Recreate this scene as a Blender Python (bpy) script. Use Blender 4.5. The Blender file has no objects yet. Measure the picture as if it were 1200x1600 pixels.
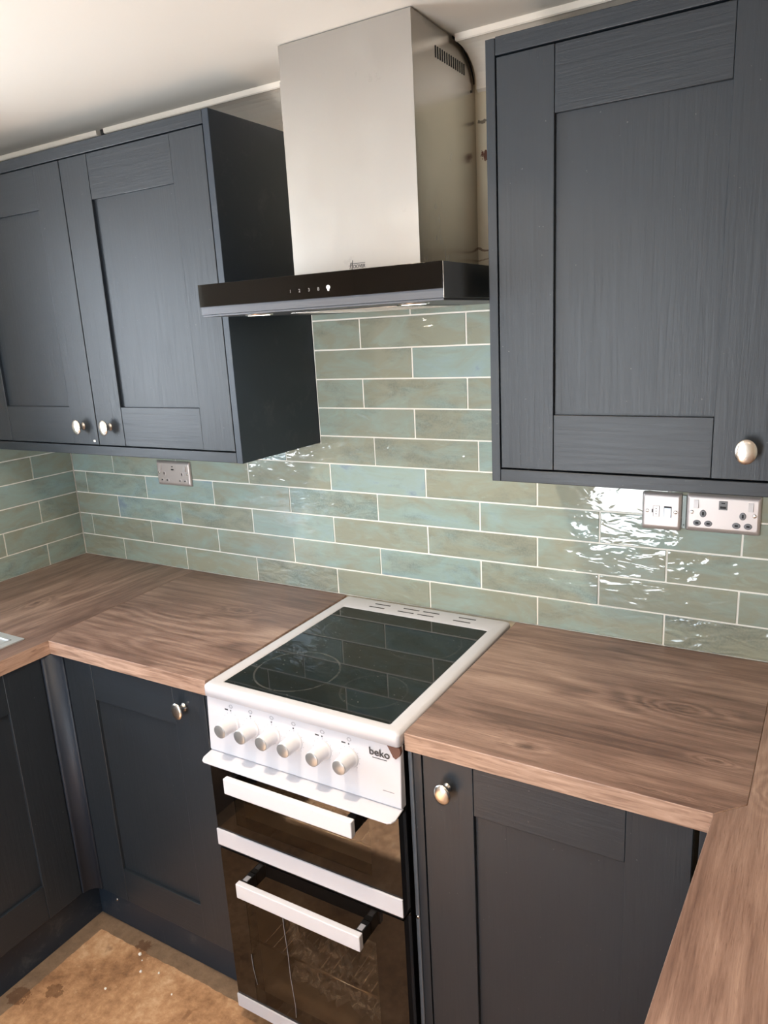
import bpy, bmesh, math, random
from mathutils import Vector, Matrix

W = 0.91            # worktop height above the floor; heights below are given from the worktop
PI = math.pi
sc = bpy.context.scene
COL = sc.collection

# ------------------------------------------------------------------ camera
cam_d = bpy.data.cameras.new('camera')
cam_d.sensor_fit = 'VERTICAL'
cam_d.sensor_height = 24.0
cam_d.sensor_width = 18.0
cam_d.lens = 1150.1 / 1600 * 24.0
cam_d.clip_start = 0.02
cam = bpy.data.objects.new('camera', cam_d)
COL.objects.link(cam)
cam.matrix_world = Matrix(((0.86323208, -0.07879889, 0.49861920, 2.29447),
                           (0.50208947, 0.23637972, -0.83188388, -1.67613),
                           (-0.05231194, 0.96846031, 0.24361465, 0.75246 + W),
                           (0, 0, 0, 1)))
sc.camera = cam

# ------------------------------------------------------------------ light and exposure
sc.view_settings.view_transform = 'Standard'
sc.view_settings.look = 'None'
sc.view_settings.gamma = 1.0
sc.view_settings.use_curve_mapping = False
sc.view_settings.exposure = 0.15
sc.cycles.use_denoising = True
sc.cycles.max_bounces = 10
sc.cycles.diffuse_bounces = 6
sc.cycles.sample_clamp_indirect = 60.0

SKY = 12.5
SUN = 32.0
DOWN = 11.0
world = bpy.data.worlds.new('daylight')
sc.world = world
world.use_nodes = True
bg = world.node_tree.nodes['Background']
bg.inputs[0].default_value = (0.80, 0.92, 1.0, 1)
bg.inputs[1].default_value = SKY
# daylight: pale sky above the horizon, brighter glow added below it to light the ceiling
wt = world.node_tree
_tc = wt.nodes.new('ShaderNodeTexCoord')
_sx = wt.nodes.new('ShaderNodeSeparateXYZ'); wt.links.new(_tc.outputs['Generated'], _sx.inputs[0])
_mr = wt.nodes.new('ShaderNodeMapRange'); _mr.inputs['From Min'].default_value = -0.10; _mr.inputs['From Max'].default_value = 0.06
wt.links.new(_sx.outputs[2], _mr.inputs['Value'])
_mx = wt.nodes.new('ShaderNodeMix'); _mx.data_type = 'RGBA'
_mx.inputs[6].default_value = (1.62, 1.70, 1.78, 1)
_mx.inputs[7].default_value = (0.66, 0.80, 0.95, 1)
wt.links.new(_mr.outputs[0], _mx.inputs[0])
wt.links.new(_mx.outputs[2], bg.inputs[0])

def add_light(name, kind, loc, energy, color, aim=None, **kw):
    d = bpy.data.lights.new(name, kind)
    d.energy = energy
    d.color = color
    for k, v in kw.items():
        setattr(d, k, v)
    o = bpy.data.objects.new(name, d)
    COL.objects.link(o)
    o.location = (loc[0], loc[1], loc[2] + W)
    if aim is not None:
        o.rotation_euler = Vector(aim).to_track_quat('-Z', 'Y').to_euler()
    return o

RY = -2.9           # far wall behind the camera
RX = 3.6            # right wall
CZ = 1.33           # ceiling
DX0, DX1, DZ1 = 0.98, 1.62, 1.12          # garden door opening in the far wall
WY0, WY1, WZ0, WZ1 = -1.68, -0.85, 0.14, 1.12  # window over the sink
s = add_light('sun', 'SUN', (1.3, -6, 4), SUN, (1.0, 0.93, 0.84), aim=(-0.10, 0.68, -0.74), angle=0.01)
p = add_light('door_portal', 'AREA', ((DX0 + DX1) / 2, RY - 0.13, 0.1), 1, (1, 1, 1), aim=(0, 1, 0), shape='RECTANGLE', size=DX1 - DX0, size_y=DZ1 + W)
p.data.cycles.is_portal = True
p = add_light('window_portal', 'AREA', (-0.13, (WY0 + WY1) / 2, (WZ0 + WZ1) / 2), 1, (1, 1, 1), aim=(1, 0, 0), shape='RECTANGLE', size=WY1 - WY0, size_y=WZ1 - WZ0)
p.data.cycles.is_portal = True
add_light('downlight_lamp', 'AREA', (1.45, -1.05, CZ - 0.022), DOWN, (1.0, 0.80, 0.60), aim=(0, 0, -1), shape='DISK', size=0.07, spread=2.4)
add_light('downlight_lamp', 'AREA', (2.5, -2.0, CZ - 0.022), DOWN, (1.0, 0.80, 0.60), aim=(0, 0, -1), shape='DISK', size=0.07, spread=2.4)
add_light('hood_lamp_light', 'AREA', (1.245, -0.40, 0.789), 0.35, (1.0, 0.93, 0.8), aim=(0, 0, -1), shape='DISK', size=0.045)
add_light('hood_lamp_light', 'AREA', (1.62, -0.40, 0.789), 0.35, (1.0, 0.93, 0.8), aim=(0, 0, -1), shape='DISK', size=0.045)

# ------------------------------------------------------------------ material helpers
def srgb(r, g, b):
    f = lambda c: (c / 255 / 12.92) if c / 255 <= 0.04045 else ((c / 255 + 0.055) / 1.055) ** 2.4
    return (f(r), f(g), f(b), 1)

class NT:
    def __init__(self, name):
        self.m = bpy.data.materials.new(name)
        self.m.use_nodes = True
        self.t = self.m.node_tree
        self.b = self.t.nodes['Principled BSDF']
        self._pos = None
    def n(self, typ, **kw):
        nd = self.t.nodes.new(typ)
        for k, v in kw.items():
            setattr(nd, k, v)
        return nd
    def l(self, a, b):
        self.t.links.new(a, b)
    def pos(self):
        if self._pos is None:
            self._pos = self.n('ShaderNodeNewGeometry').outputs['Position']
        return self._pos
    def mapping(self, scale=(1, 1, 1), loc=(0, 0, 0), rot=(0, 0, 0), vec=None):
        m = self.n('ShaderNodeMapping')
        m.inputs['Scale'].default_value = scale
        m.inputs['Location'].default_value = loc
        m.inputs['Rotation'].default_value = rot
        self.l(vec or self.pos(), m.inputs['Vector'])
        return m.outputs[0]
    def noise(self, scale=5, detail=4, rough=0.55, dist=0.0, vec=None):
        x = self.n('ShaderNodeTexNoise')
        x.inputs['Scale'].default_value = scale
        x.inputs['Detail'].default_value = detail
        x.inputs['Roughness'].default_value = rough
        x.inputs['Distortion'].default_value = dist
        self.l(vec or self.pos(), x.inputs['Vector'])
        return x.outputs['Fac']
    def ramp(self, fac, stops, interp='LINEAR'):
        r = self.n('ShaderNodeValToRGB')
        r.color_ramp.interpolation = interp
        e = r.color_ramp.elements
        while len(e) < len(stops):
            e.new(0.5)
        for i, (p, c) in enumerate(stops):
            e[i].position = p
            e[i].color = c if len(c) == 4 else (*c, 1)
        self.l(fac, r.inputs[0])
        return r.outputs[0]
    def math(self, op, a, b=None, c=None, clamp=False):
        m = self.n('ShaderNodeMath', operation=op)
        m.use_clamp = clamp
        for i, v in enumerate((a, b, c)):
            if v is None:
                continue
            if isinstance(v, (int, float)):
                m.inputs[i].default_value = v
            else:
                self.l(v, m.inputs[i])
        return m.outputs[0]
    def mix(self, fac, a, b, blend='MIX'):
        m = self.n('ShaderNodeMix', data_type='RGBA', blend_type=blend)
        for i, v in ((0, fac), (6, a), (7, b)):
            if isinstance(v, (int, float)):
                m.inputs[i].default_value = v
            elif isinstance(v, tuple):
                m.inputs[i].default_value = v
            else:
                self.l(v, m.inputs[i])
        return m.outputs[2]
    def bump(self, h, strength=0.2, dist=0.002, normal=None):
        b = self.n('ShaderNodeBump')
        b.inputs['Strength'].default_value = strength
        b.inputs['Distance'].default_value = dist
        self.l(h, b.inputs['Height'])
        if normal:
            self.l(normal, b.inputs['Normal'])
        self.l(b.outputs[0], self.b.inputs['Normal'])
        return b.outputs[0]
    def set(self, **kw):
        for k, v in kw.items():
            i = self.b.inputs[k.replace('_', ' ')]
            if isinstance(v, (int, float, tuple)):
                i.default_value = v
            else:
                self.l(v, i)
        return self

def plain(name, col, rough=0.5, metal=0.0, spec=0.5, bump=0.0, bscale=400):
    t = NT(name)
    nz = t.noise(scale=60, detail=3)
    c = t.mix(t.math('MULTIPLY', nz, 0.12), col, tuple(x * 0.8 for x in col[:3]) + (1,))
    t.set(Base_Color=c, Roughness=rough, Metallic=metal)
    t.b.inputs['Specular IOR Level'].default_value = spec
    if bump:
        t.bump(t.noise(scale=bscale, detail=2), bump, 0.0005)
    return t.m

# ---- materials
def mat_paint_wood(name, axis):
    """navy painted oak with the grain showing through; axis = grain direction"""
    t = NT(name)
    sc_ = {'x': (6, 130, 130), 'y': (130, 6, 130), 'z': (130, 130, 6)}[axis]
    g = t.noise(scale=1.0, detail=5, rough=0.65, dist=0.6, vec=t.mapping(scale=sc_))
    g2 = t.noise(scale=1.0, detail=3, rough=0.6, dist=1.2, vec=t.mapping(scale=tuple(v * 0.28 for v in sc_)))
    cloud = t.noise(scale=7, detail=4)
    base = t.mix(cloud, srgb(29, 36, 43), srgb(35, 42, 49))
    spk = t.math('GREATER_THAN', t.noise(scale=170, detail=1), 0.80)
    base = t.mix(t.math('MULTIPLY', spk, 0.35), base, srgb(130, 130, 125))
    t.set(Base_Color=base, Roughness=t.math('MULTIPLY_ADD', g, 0.14, 0.36))
    t.b.inputs['Specular IOR Level'].default_value = 0.5
    h = t.math('ADD', t.math('MULTIPLY', g, 1.0), t.math('MULTIPLY', g2, 0.8))
    t.bump(h, 0.45, 0.0011)
    return t.m
M = {}
M['navy_v'] = mat_paint_wood('navy_paint_upright_grain', 'z')
M['navy_h'] = mat_paint_wood('navy_paint_level_grain', 'x')
M['navy_y'] = mat_paint_wood('navy_paint_depth_grain', 'y')

def mat_navy_flat(name, dusty=0.0):
    t = NT(name)
    n1 = t.noise(scale=9, detail=5, rough=0.6)
    base = t.mix(n1, srgb(27, 38, 50), srgb(32, 43, 55))
    if dusty:
        d = t.math('MULTIPLY', t.ramp(t.noise(scale=14, detail=8, rough=0.75, dist=0.5), [(0.55, (0, 0, 0)), (0.78, (1, 1, 1))]), dusty)
        base = t.mix(d, base, srgb(112, 112, 108))
    t.set(Base_Color=base, Roughness=0.42)
    t.bump(t.noise(scale=1, detail=3, vec=t.mapping(scale=(150, 150, 9))), 0.12, 0.0006)
    return t.m
M['navy_flat'] = mat_navy_flat('navy_smooth_panel', 0.22)
M['navy_post'] = plain('navy_satin_post', srgb(36, 43, 54), 0.52, 0.0, 0.35)
M['plinth'] = mat_navy_flat('navy_plinth_board', 0.4)
M['carcass_inside'] = plain('dark_carcass', srgb(22, 24, 28), 0.7)
M['panel_edge'] = plain('grey_edging', srgb(96, 100, 106), 0.22)

def mat_worktop(name, axis, knots):
    t = NT(name)
    p = t.pos() if axis == 'x' else t.mapping(rot=(0, 0, PI / 2), loc=(0.37, 0.11, 0))
    # swirling cathedral grain: long stretched noise, warped
    warp = t.noise(scale=1.0, detail=2, rough=0.4, dist=0.3, vec=t.mapping(scale=(1.7, 5.5, 5.5), vec=p))
    jit = t.noise(scale=1.0, detail=3, rough=0.6, vec=t.mapping(scale=(6, 40, 40), vec=p))
    v = t.n('ShaderNodeSeparateXYZ'); t.l(p, v.inputs[0])
    ring = t.math('MULTIPLY_ADD', warp, 62.0, t.math('MULTIPLY', v.outputs[1], 75.0))
    ring = t.math('MULTIPLY_ADD', jit, 5.0, ring)
    # knots bend the rings round them
    wpos = t.n('ShaderNodeSeparateXYZ'); t.l(t.pos(), wpos.inputs[0])
    jx = t.math('MULTIPLY', t.math('SUBTRACT', t.noise(scale=45, detail=3), 0.5), 0.022)
    kdark = None; kring = None
    for kx, ky, ka, kb in knots:
        if axis == 'x': ka, kb = kb, ka
        ddx = t.math('DIVIDE', t.math('ADD', t.math('SUBTRACT', wpos.outputs[0], kx), jx), ka)
        ddy = t.math('DIVIDE', t.math('ADD', t.math('SUBTRACT', wpos.outputs[1], ky), t.math('MULTIPLY', jx, 0.5)), kb)
        d2 = t.math('ADD', t.math('MULTIPLY', ddx, ddx), t.math('MULTIPLY', ddy, ddy))
        core = t.math('EXPONENT', t.math('MULTIPLY', d2, -1.0))
        wide = t.math('EXPONENT', t.math('MULTIPLY', d2, -0.055))
        kdark = core if kdark is None else t.math('MAXIMUM', kdark, core)
        kring = wide if kring is None else t.math('ADD', kring, wide)
    kdark = t.math('MULTIPLY', kdark, 0.75)
    ring = t.math('MULTIPLY_ADD', kring, 17.0, ring)
    ring = t.math('MULTIPLY_ADD', t.math('SINE', ring), 0.5, 0.5)
    where = t.math('ADD', t.math('MULTIPLY', kring, 0.8), t.ramp(t.noise(scale=1.0, detail=2, vec=t.mapping(scale=(2.1, 6, 6), loc=(3.3, 1.7, 0), vec=p)), [(0.40, (0, 0, 0)), (0.62, (1, 1, 1))]), clamp=True)
    fine = t.noise(scale=1.0, detail=7, rough=0.75, dist=0.5, vec=t.mapping(scale=(13, 330, 330), vec=p))
    pore = t.noise(scale=1.0, detail=3, rough=0.7, dist=0.2, vec=t.mapping(scale=(22, 520, 520), loc=(1, 2, 3), vec=p))
    mid = t.noise(scale=1.0, detail=5, rough=0.65, dist=1.1, vec=t.mapping(scale=(2.8, 40, 40), vec=p))
    broad = t.noise(scale=1.0, detail=3, rough=0.5, vec=t.mapping(scale=(1.6, 8.5, 8.5), vec=p))
    f = t.math('MULTIPLY', mid, 0.50)
    f = t.math('ADD', f, t.math('MULTIPLY', t.math('MULTIPLY', ring, where), 0.115))
    f = t.math('ADD', f, t.math('MULTIPLY', fine, 0.36))
    f = t.math('ADD', f, t.math('MULTIPLY', t.math('SUBTRACT', broad, 0.5), 0.42))
    c = t.ramp(f, [(0.31, srgb(92, 71, 63)), (0.44, srgb(125, 100, 89)), (0.56, srgb(150, 124, 111)), (0.71, srgb(180, 155, 139))])
    c = t.mix(t.ramp(pore, [(0.58, (0, 0, 0)), (0.70, (0.55, 0.55, 0.55))]), c, srgb(84, 60, 50))
    c = t.mix(kdark, c, srgb(62, 44, 38))
    t.set(Base_Color=c, Roughness=t.math('MULTIPLY_ADD', fine, 0.16, 0.26))
    t.b.inputs['Specular IOR Level'].default_value = 0.5
    t.bump(fine, 0.25, 0.0005)
    return t.m
M['wood_x'] = mat_worktop('brown_oak_laminate_across', 'x', [(2.106, -0.28, 0.006, 0.016), (1.885, -0.535, 0.007, 0.015), (2.19, -0.44, 0.003, 0.009), (0.93, -0.22, 0.006, 0.014), (2.10, -0.57, 0.001, 0.03)])
M['wood_y'] = mat_worktop('brown_oak_laminate_lengthways', 'y', [(2.285, -0.50, 0.008, 0.016), (0.30, -0.42, 0.006, 0.012), (2.46, -1.05, 0.007, 0.016)])
def mat_edge(name, sc_):
    t = NT(name)
    fine = t.noise(scale=1.0, detail=5, rough=0.6, dist=0.8, vec=t.mapping(scale=sc_))
    c = t.ramp(fine, [(0.3, srgb(120, 94, 80)), (0.5, srgb(160, 132, 115)), (0.7, srgb(188, 160, 142))])
    t.set(Base_Color=c, Roughness=0.35)
    return t.m
M['wood_edge_x'] = mat_edge('oak_edging_across', (9, 60, 110))
M['wood_edge_y'] = mat_edge('oak_edging_lengthways', (60, 9, 110))

def mat_tile():
    t = NT('sea_green_glazed_tile')
    a = t.n('ShaderNodeAttribute', attribute_name='tile_tone')
    s_ = t.n('ShaderNodeSeparateColor'); t.l(a.outputs['Color'], s_.inputs[0])
    r, g, b_ = s_.outputs[0], s_.outputs[1], s_.outputs[2]
    off = t.n('ShaderNodeVectorMath', operation='MULTIPLY_ADD')
    t.l(a.outputs['Color'], off.inputs[0]); off.inputs[1].default_value = (7, 9, 11); t.l(t.pos(), off.inputs[2])
    P = off.outputs[0]
    n1 = t.noise(scale=1.0, detail=4, rough=0.6, dist=0.8, vec=t.mapping(scale=(7, 7, 16), vec=P))
    n2 = t.noise(scale=1.0, detail=5, rough=0.65, dist=0.5, vec=t.mapping(scale=(9, 9, 22), loc=(3, 1, 2), vec=P))
    hue = t.math('ADD', t.math('MULTIPLY', t.math('SUBTRACT', n1, 0.5), 2.1), r)
    c = t.ramp(hue, [(0.0, srgb(150, 154, 138)), (0.3, srgb(150, 162, 151)), (0.58, srgb(150, 169, 162)), (0.85, srgb(151, 173, 173)), (1.0, srgb(136, 155, 168))])
    dark = t.math('MULTIPLY', t.ramp(t.math('MULTIPLY_ADD', g, 0.22, n2), [(0.60, (0, 0, 0)), (0.84, (1, 1, 1))]), 0.75)
    spk = t.math('MULTIPLY_ADD', t.noise(scale=210, detail=2), 1.2, -0.2, clamp=True)
    c = t.mix(t.math('MULTIPLY', dark, spk), c, srgb(66, 84, 92))
    lt = t.math('MULTIPLY', t.ramp(t.noise(scale=1.0, detail=5, rough=0.7, dist=1.2, vec=t.mapping(scale=(14, 14, 40), loc=(8, 3, 5), vec=P)), [(0.57, (0, 0, 0)), (0.72, (1, 1, 1))]), 0.35)
    c = t.mix(lt, c, srgb(164, 184, 172))
    t.set(Base_Color=c, Roughness=0.025)
    t.b.inputs['Specular IOR Level'].default_value = 0.55
    w = t.noise(scale=1.0, detail=2.0, rough=0.42, dist=0.8, vec=t.mapping(scale=(17, 17, 44), vec=P))
    amp = t.math('MULTIPLY_ADD', t.math('POWER', b_, 2.0), 1.5, 0.35)
    t.bump(t.math('MULTIPLY', w, amp), 0.6, 0.0055)
    return t.m
M['tile'] = mat_tile()
M['grout'] = plain('cream_grout', srgb(240, 238, 230), 0.8)

def mat_wall():
    t = NT('cream_painted_plaster')
    n = t.noise(scale=3, detail=6, rough=0.6)
    c = t.mix(n, srgb(212, 206, 192), srgb(224, 218, 205))
    t.set(Base_Color=c, Roughness=0.75)
    t.bump(t.noise(scale=120, detail=3), 0.1, 0.001)
    return t.m
M['wall'] = mat_wall()
def mat_wall_back():
    t = NT('old_cream_wall_with_marks')
    n = t.noise(scale=3, detail=6, rough=0.6)
    c = t.mix(n, srgb(206, 196, 170), srgb(220, 210, 188))
    v = t.n('ShaderNodeSeparateXYZ'); t.l(t.pos(), v.inputs[0])
    X, Z = v.outputs[0], v.outputs[2]
    def spot(cx, cz, rx, rz, thr):
        d = t.math('ADD', t.math('POWER', t.math('DIVIDE', t.math('SUBTRACT', X, cx), rx), 2.0), t.math('POWER', t.math('DIVIDE', t.math('SUBTRACT', Z, cz + W), rz), 2.0))
        d = t.math('ADD', d, t.math('MULTIPLY', t.math('SUBTRACT', t.noise(scale=120, detail=4, rough=0.7), 0.5), 3.2))
        return t.math('LESS_THAN', d, thr)
    c = t.mix(spot(1.600, 1.115, 0.014, 0.016, 0.35), c, srgb(104, 66, 50))
    c = t.mix(spot(1.598, 1.185, 0.016, 0.006, 0.5), c, srgb(120, 110, 95))
    c = t.mix(spot(1.597, 1.285, 0.018, 0.008, 0.5), c, srgb(120, 115, 105))
    crack = t.math('LESS_THAN', t.math('ABSOLUTE', t.math('SUBTRACT', t.math('MULTIPLY_ADD', t.noise(scale=9, detail=4), 0.05, Z), 0.945 + W)), 0.0018)
    c = t.mix(t.math('MULTIPLY', crack, 0.8), c, srgb(105, 75, 50))
    crack = t.math('LESS_THAN', t.math('ABSOLUTE', t.math('SUBTRACT', t.math('MULTIPLY_ADD', t.noise(scale=14, detail=4), 0.04, Z), 0.915 + W)), 0.0016)
    c = t.mix(t.math('MULTIPLY', crack, 0.7), c, srgb(125, 95, 65))
    t.set(Base_Color=c, Roughness=0.7)
    t.bump(t.noise(scale=60, detail=5), 0.15, 0.0015)
    return t.m
M['wall_back'] = mat_wall_back()
def mat_ceiling():
    t = NT('white_ceiling_paint')
    c = t.mix(t.noise(scale=2, detail=5), srgb(219, 214, 205), srgb(226, 221, 212))
    t.set(Base_Color=c, Roughness=0.8)
    t.bump(t.noise(scale=5, detail=6, rough=0.6), 0.2, 0.006)
    return t.m
M['ceiling'] = mat_ceiling()
M['coving'] = plain('white_coving_plaster', srgb(232, 224, 212), 0.7, bump=0.3, bscale=60)

def mat_floor():
    t = NT('bare_orange_brown_screed')
    v = t.n('ShaderNodeSeparateXYZ'); t.l(t.pos(), v.inputs[0])
    n1 = t.noise(scale=6, detail=8, rough=0.68, dist=0.4)
    n2 = t.noise(scale=40, detail=6, rough=0.7)
    f = t.math('ADD', t.math('MULTIPLY', n1, 0.6), t.math('MULTIPLY', n2, 0.4))
    c = t.ramp(f, [(0.34, srgb(118, 86, 62)), (0.45, srgb(164, 124, 90)), (0.54, srgb(192, 150, 112)), (0.66, srgb(218, 184, 148))])
    st = t.ramp(t.noise(scale=11, detail=3, rough=0.5, dist=0.3), [(0.66, (0, 0, 0)), (0.72, (1, 1, 1))])
    c = t.mix(t.math('MULTIPLY', st, 0.55), c, srgb(104, 66, 40))
    pale = t.ramp(t.noise(scale=28, detail=5, rough=0.65), [(0.62, (0, 0, 0)), (0.68, (1, 1, 1))])
    c = t.mix(t.math('MULTIPLY', pale, 0.5), c, srgb(214, 182, 146))
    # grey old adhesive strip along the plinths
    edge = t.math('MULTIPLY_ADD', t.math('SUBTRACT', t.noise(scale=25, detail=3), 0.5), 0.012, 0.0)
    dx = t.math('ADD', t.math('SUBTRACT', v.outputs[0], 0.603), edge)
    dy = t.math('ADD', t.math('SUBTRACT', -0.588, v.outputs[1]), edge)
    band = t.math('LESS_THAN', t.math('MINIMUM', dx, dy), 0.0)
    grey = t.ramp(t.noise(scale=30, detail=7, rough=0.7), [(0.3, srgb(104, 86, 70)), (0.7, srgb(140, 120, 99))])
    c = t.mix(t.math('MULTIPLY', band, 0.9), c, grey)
    # two dark drips
    for cx, cy, rx, ry in ((0.765, -0.574, 0.026, 0.022), (0.590, -0.845, 0.035, 0.030), (0.665, -0.79, 0.03, 0.022)):
        d = t.math('ADD', t.math('POWER', t.math('DIVIDE', t.math('SUBTRACT', v.outputs[0], cx), rx), 2.0), t.math('POWER', t.math('DIVIDE', t.math('SUBTRACT', v.outputs[1], cy), ry), 2.0))
        d = t.math('ADD', d, t.math('MULTIPLY', t.math('SUBTRACT', t.noise(scale=60, detail=5, rough=0.7), 0.5), 4.0))
        c = t.mix(t.math('MULTIPLY', t.math('LESS_THAN', d, 0.7), 0.6), c, srgb(84, 50, 26))
    t.set(Base_Color=c, Roughness=0.55)
    t.bump(t.math('ADD', n2, n1), 0.5, 0.004)
    return t.m
M['floor'] = mat_floor()

def mat_steel(name, col, rough, axis='z', smudge=0.0):
    t = NT(name)
    sc_ = {'x': (3, 600, 600), 'y': (600, 3, 600), 'z': (600, 600, 3)}[axis]
    br = t.noise(scale=1, detail=2, vec=t.mapping(scale=sc_))
    sm = t.noise(scale=9, detail=6, rough=0.65, dist=0.4)
    rr = t.math('MULTIPLY_ADD', br, 0.10, rough - 0.05)
    rr = t.math('MULTIPLY_ADD', t.math('SUBTRACT', sm, 0.5), 0.18, rr)
    c = col
    if smudge:
        k = t.ramp(t.noise(scale=12, detail=8, rough=0.75), [(0.64, (0, 0, 0)), (0.72, (1, 1, 1))])
        c = t.mix(t.math('MULTIPLY', k, smudge), col, tuple(x * 0.6 for x in col[:3]) + (1,))
    t.set(Base_Color=c, Roughness=rr, Metallic=1.0)
    t.bump(br, 0.05, 0.0002)
    return t.m
M['steel'] = mat_steel('brushed_stainless_front', (0.43, 0.41, 0.385, 1), 0.40, 'z', 0.3)
M['steel_side'] = mat_steel('brushed_stainless_side', (0.50, 0.47, 0.43, 1), 0.24, 'z', 0.0)
M['steel_x'] = plain('grey_metal_trim', srgb(84, 87, 93), 0.42, 0.35)
M['nickel'] = plain('brushed_nickel', (0.66, 0.63, 0.59, 1), 0.27, 1.0)
M['plate'] = plain('satin_steel_faceplate', (0.56, 0.51, 0.49, 1), 0.42, 0.6)
M['chrome_cap'] = plain('spun_metal_cap', (0.34, 0.35, 0.36, 1), 0.3, 0.6)
M['sink'] = plain('sink_steel', (0.78, 0.81, 0.84, 1), 0.36, 0.75)
M['white'] = plain('white_enamel', srgb(197, 197, 203), 0.22)
M['white_plastic'] = plain('white_plastic', srgb(207, 207, 212), 0.35)
M['print'] = plain('dark_grey_print', srgb(48, 50, 55), 0.5)
M['print_light'] = plain('pale_grey_print', srgb(140, 140, 145), 0.5)
M['black'] = plain('black_enamel', srgb(14, 14, 15), 0.3)
M['black_matt'] = plain('matt_black', srgb(12, 12, 12), 0.6)
M['insert'] = plain('grey_socket_insert', srgb(128, 128, 130), 0.5)
M['scorch'] = plain('brown_chipped_plastic', srgb(96, 62, 50), 0.6, bump=0.4, bscale=200)
M['gap_grey'] = plain('galvanised_back_box', srgb(140, 150, 148), 0.5, 0.4)
M['crumb'] = plain('white_plaster_crumb', srgb(238, 234, 226), 0.8)
M['cable'] = plain('dark_cable_sheath', srgb(40, 34, 32), 0.5)

def mat_fascia():
    t = NT('black_glass_fascia')
    t.set(Base_Color=srgb(12, 10, 9), Roughness=0.06)
    t.b.inputs['Specular IOR Level'].default_value = 0.2
    t.bump(t.noise(scale=3), 0.02, 0.001)
    return t.m
M['fascia'] = mat_fascia()

def mat_hob():
    t = NT('black_ceramic_hob_glass')
    v = t.n('ShaderNodeSeparateXYZ'); t.l(t.pos(), v.inputs[0])
    tot = None
    smear = t.math('MULTIPLY_ADD', t.noise(scale=16, detail=5, rough=0.7), 1.3, -0.25, clamp=True)
    for cx, cy, r in ((1.315, -0.464, 0.098), (1.525, -0.475, 0.072), (1.30, -0.215, 0.072), (1.515, -0.22, 0.09)):
        dx = t.math('SUBTRACT', v.outputs[0], cx); dy = t.math('SUBTRACT', v.outputs[1], cy)
        d = t.math('SQRT', t.math('ADD', t.math('MULTIPLY', dx, dx), t.math('MULTIPLY', dy, dy)))
        k = t.math('LESS_THAN', t.math('ABSOLUTE', t.math('SUBTRACT', d, r)), 0.0022)
        k = t.math('MULTIPLY', k, 0.30 if r > 0.095 else 0.10)
        tot = k if tot is None else t.math('ADD', tot, k)
    fac = t.math('MULTIPLY', tot, smear)
    spk = t.math('MULTIPLY', t.math('GREATER_THAN', t.noise(scale=260, detail=0), 0.87), 0.4)
    c = t.mix(t.math('ADD', fac, spk, clamp=True), srgb(9, 12, 12), srgb(150, 150, 145))
    t.set(Base_Color=c, Roughness=0.03)
    t.b.inputs['Specular IOR Level'].default_value = 0.33
    return t.m
M['hob'] = mat_hob()

def mat_oven_glass(name, tint, see, ior=1.40):
    t = NT(name)
    tr = t.n('ShaderNodeBsdfTransparent'); tr.inputs[0].default_value = tint
    gl = t.n('ShaderNodeBsdfGlossy'); gl.inputs['Roughness'].default_value = 0.03
    gl.inputs['Color'].default_value = (1, 1, 1, 1)
    df = t.n('ShaderNodeBsdfDiffuse'); df.inputs[0].default_value = srgb(16, 12, 9)
    fr = t.n('ShaderNodeFresnel'); fr.inputs['IOR'].default_value = ior
    sm = t.noise(scale=18, detail=7, rough=0.7, dist=0.6)
    m0 = t.n('ShaderNodeMixShader'); m0.inputs[0].default_value = see
    t.l(df.outputs[0], m0.inputs[1]); t.l(tr.outputs[0], m0.inputs[2])
    m1 = t.n('ShaderNodeMixShader')
    gb = t.n('ShaderNodeNewGeometry')      # reflect at the outer face only
    front = t.math('SUBTRACT', 1.0, gb.outputs['Backfacing'])
    t.l(t.math('MULTIPLY', t.math('MULTIPLY_ADD', sm, 0.02, fr.outputs[0], clamp=True), front), m1.inputs[0])
    t.l(m0.outputs[0], m1.inputs[1]); t.l(gl.outputs[0], m1.inputs[2])
    out = t.t.nodes['Material Output']
    t.l(m1.outputs[0], out.inputs['Surface'])
    return t.m
M['door_glass'] = mat_oven_glass('brown_black_oven_glass', (0, 0, 0, 1), 0.0)
M['window_glass'] = mat_oven_glass('tinted_oven_window', (0.66, 0.60, 0.53, 1), 0.95, 1.38)
M['cavity'] = plain('grey_enamel_cavity', srgb(158, 152, 142), 0.35)
def mat_emit(name, col, strength):
    t = NT(name)
    t.set(Base_Color=col)
    t.b.inputs['Emission Color'].default_value = col
    t.b.inputs['Emission Strength'].default_value = strength
    return t.m
M['lamp'] = mat_emit('lit_lamp_lens', (1, 0.96, 0.88, 1), 6.0)
M['icon'] = mat_emit('lit_icon', (1, 1, 1, 1), 1.6)
M['icon_dim'] = mat_emit('dim_icon', (0.16, 0.16, 0.16, 1), 0.05)
def mat_film():
    t = NT('crumpled_clear_film')
    tr = t.n('ShaderNodeBsdfTransparent')
    n = t.noise(scale=34, detail=5, rough=0.6, dist=1.5)
    gl = t.n('ShaderNodeBsdfPrincipled'); gl.inputs['Base Color'].default_value = (0.95, 0.95, 0.93, 1); gl.inputs['Roughness'].default_value = 0.25
    mx = t.n('ShaderNodeMixShader')
    t.l(t.ramp(n, [(0.46, (0.02, 0.02, 0.02)), (0.66, (0.38, 0.38, 0.38))]), mx.inputs[0])
    t.l(tr.outputs[0], mx.inputs[1]); t.l(gl.outputs[0], mx.inputs[2])
    t.l(mx.outputs[0], t.t.nodes['Material Output'].inputs['Surface'])
    return t.m
M['film'] = mat_film()

# ------------------------------------------------------------------ mesh helpers (z given from the worktop)
def V(x, y, z):
    return Vector((x, y, z + W))

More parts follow.
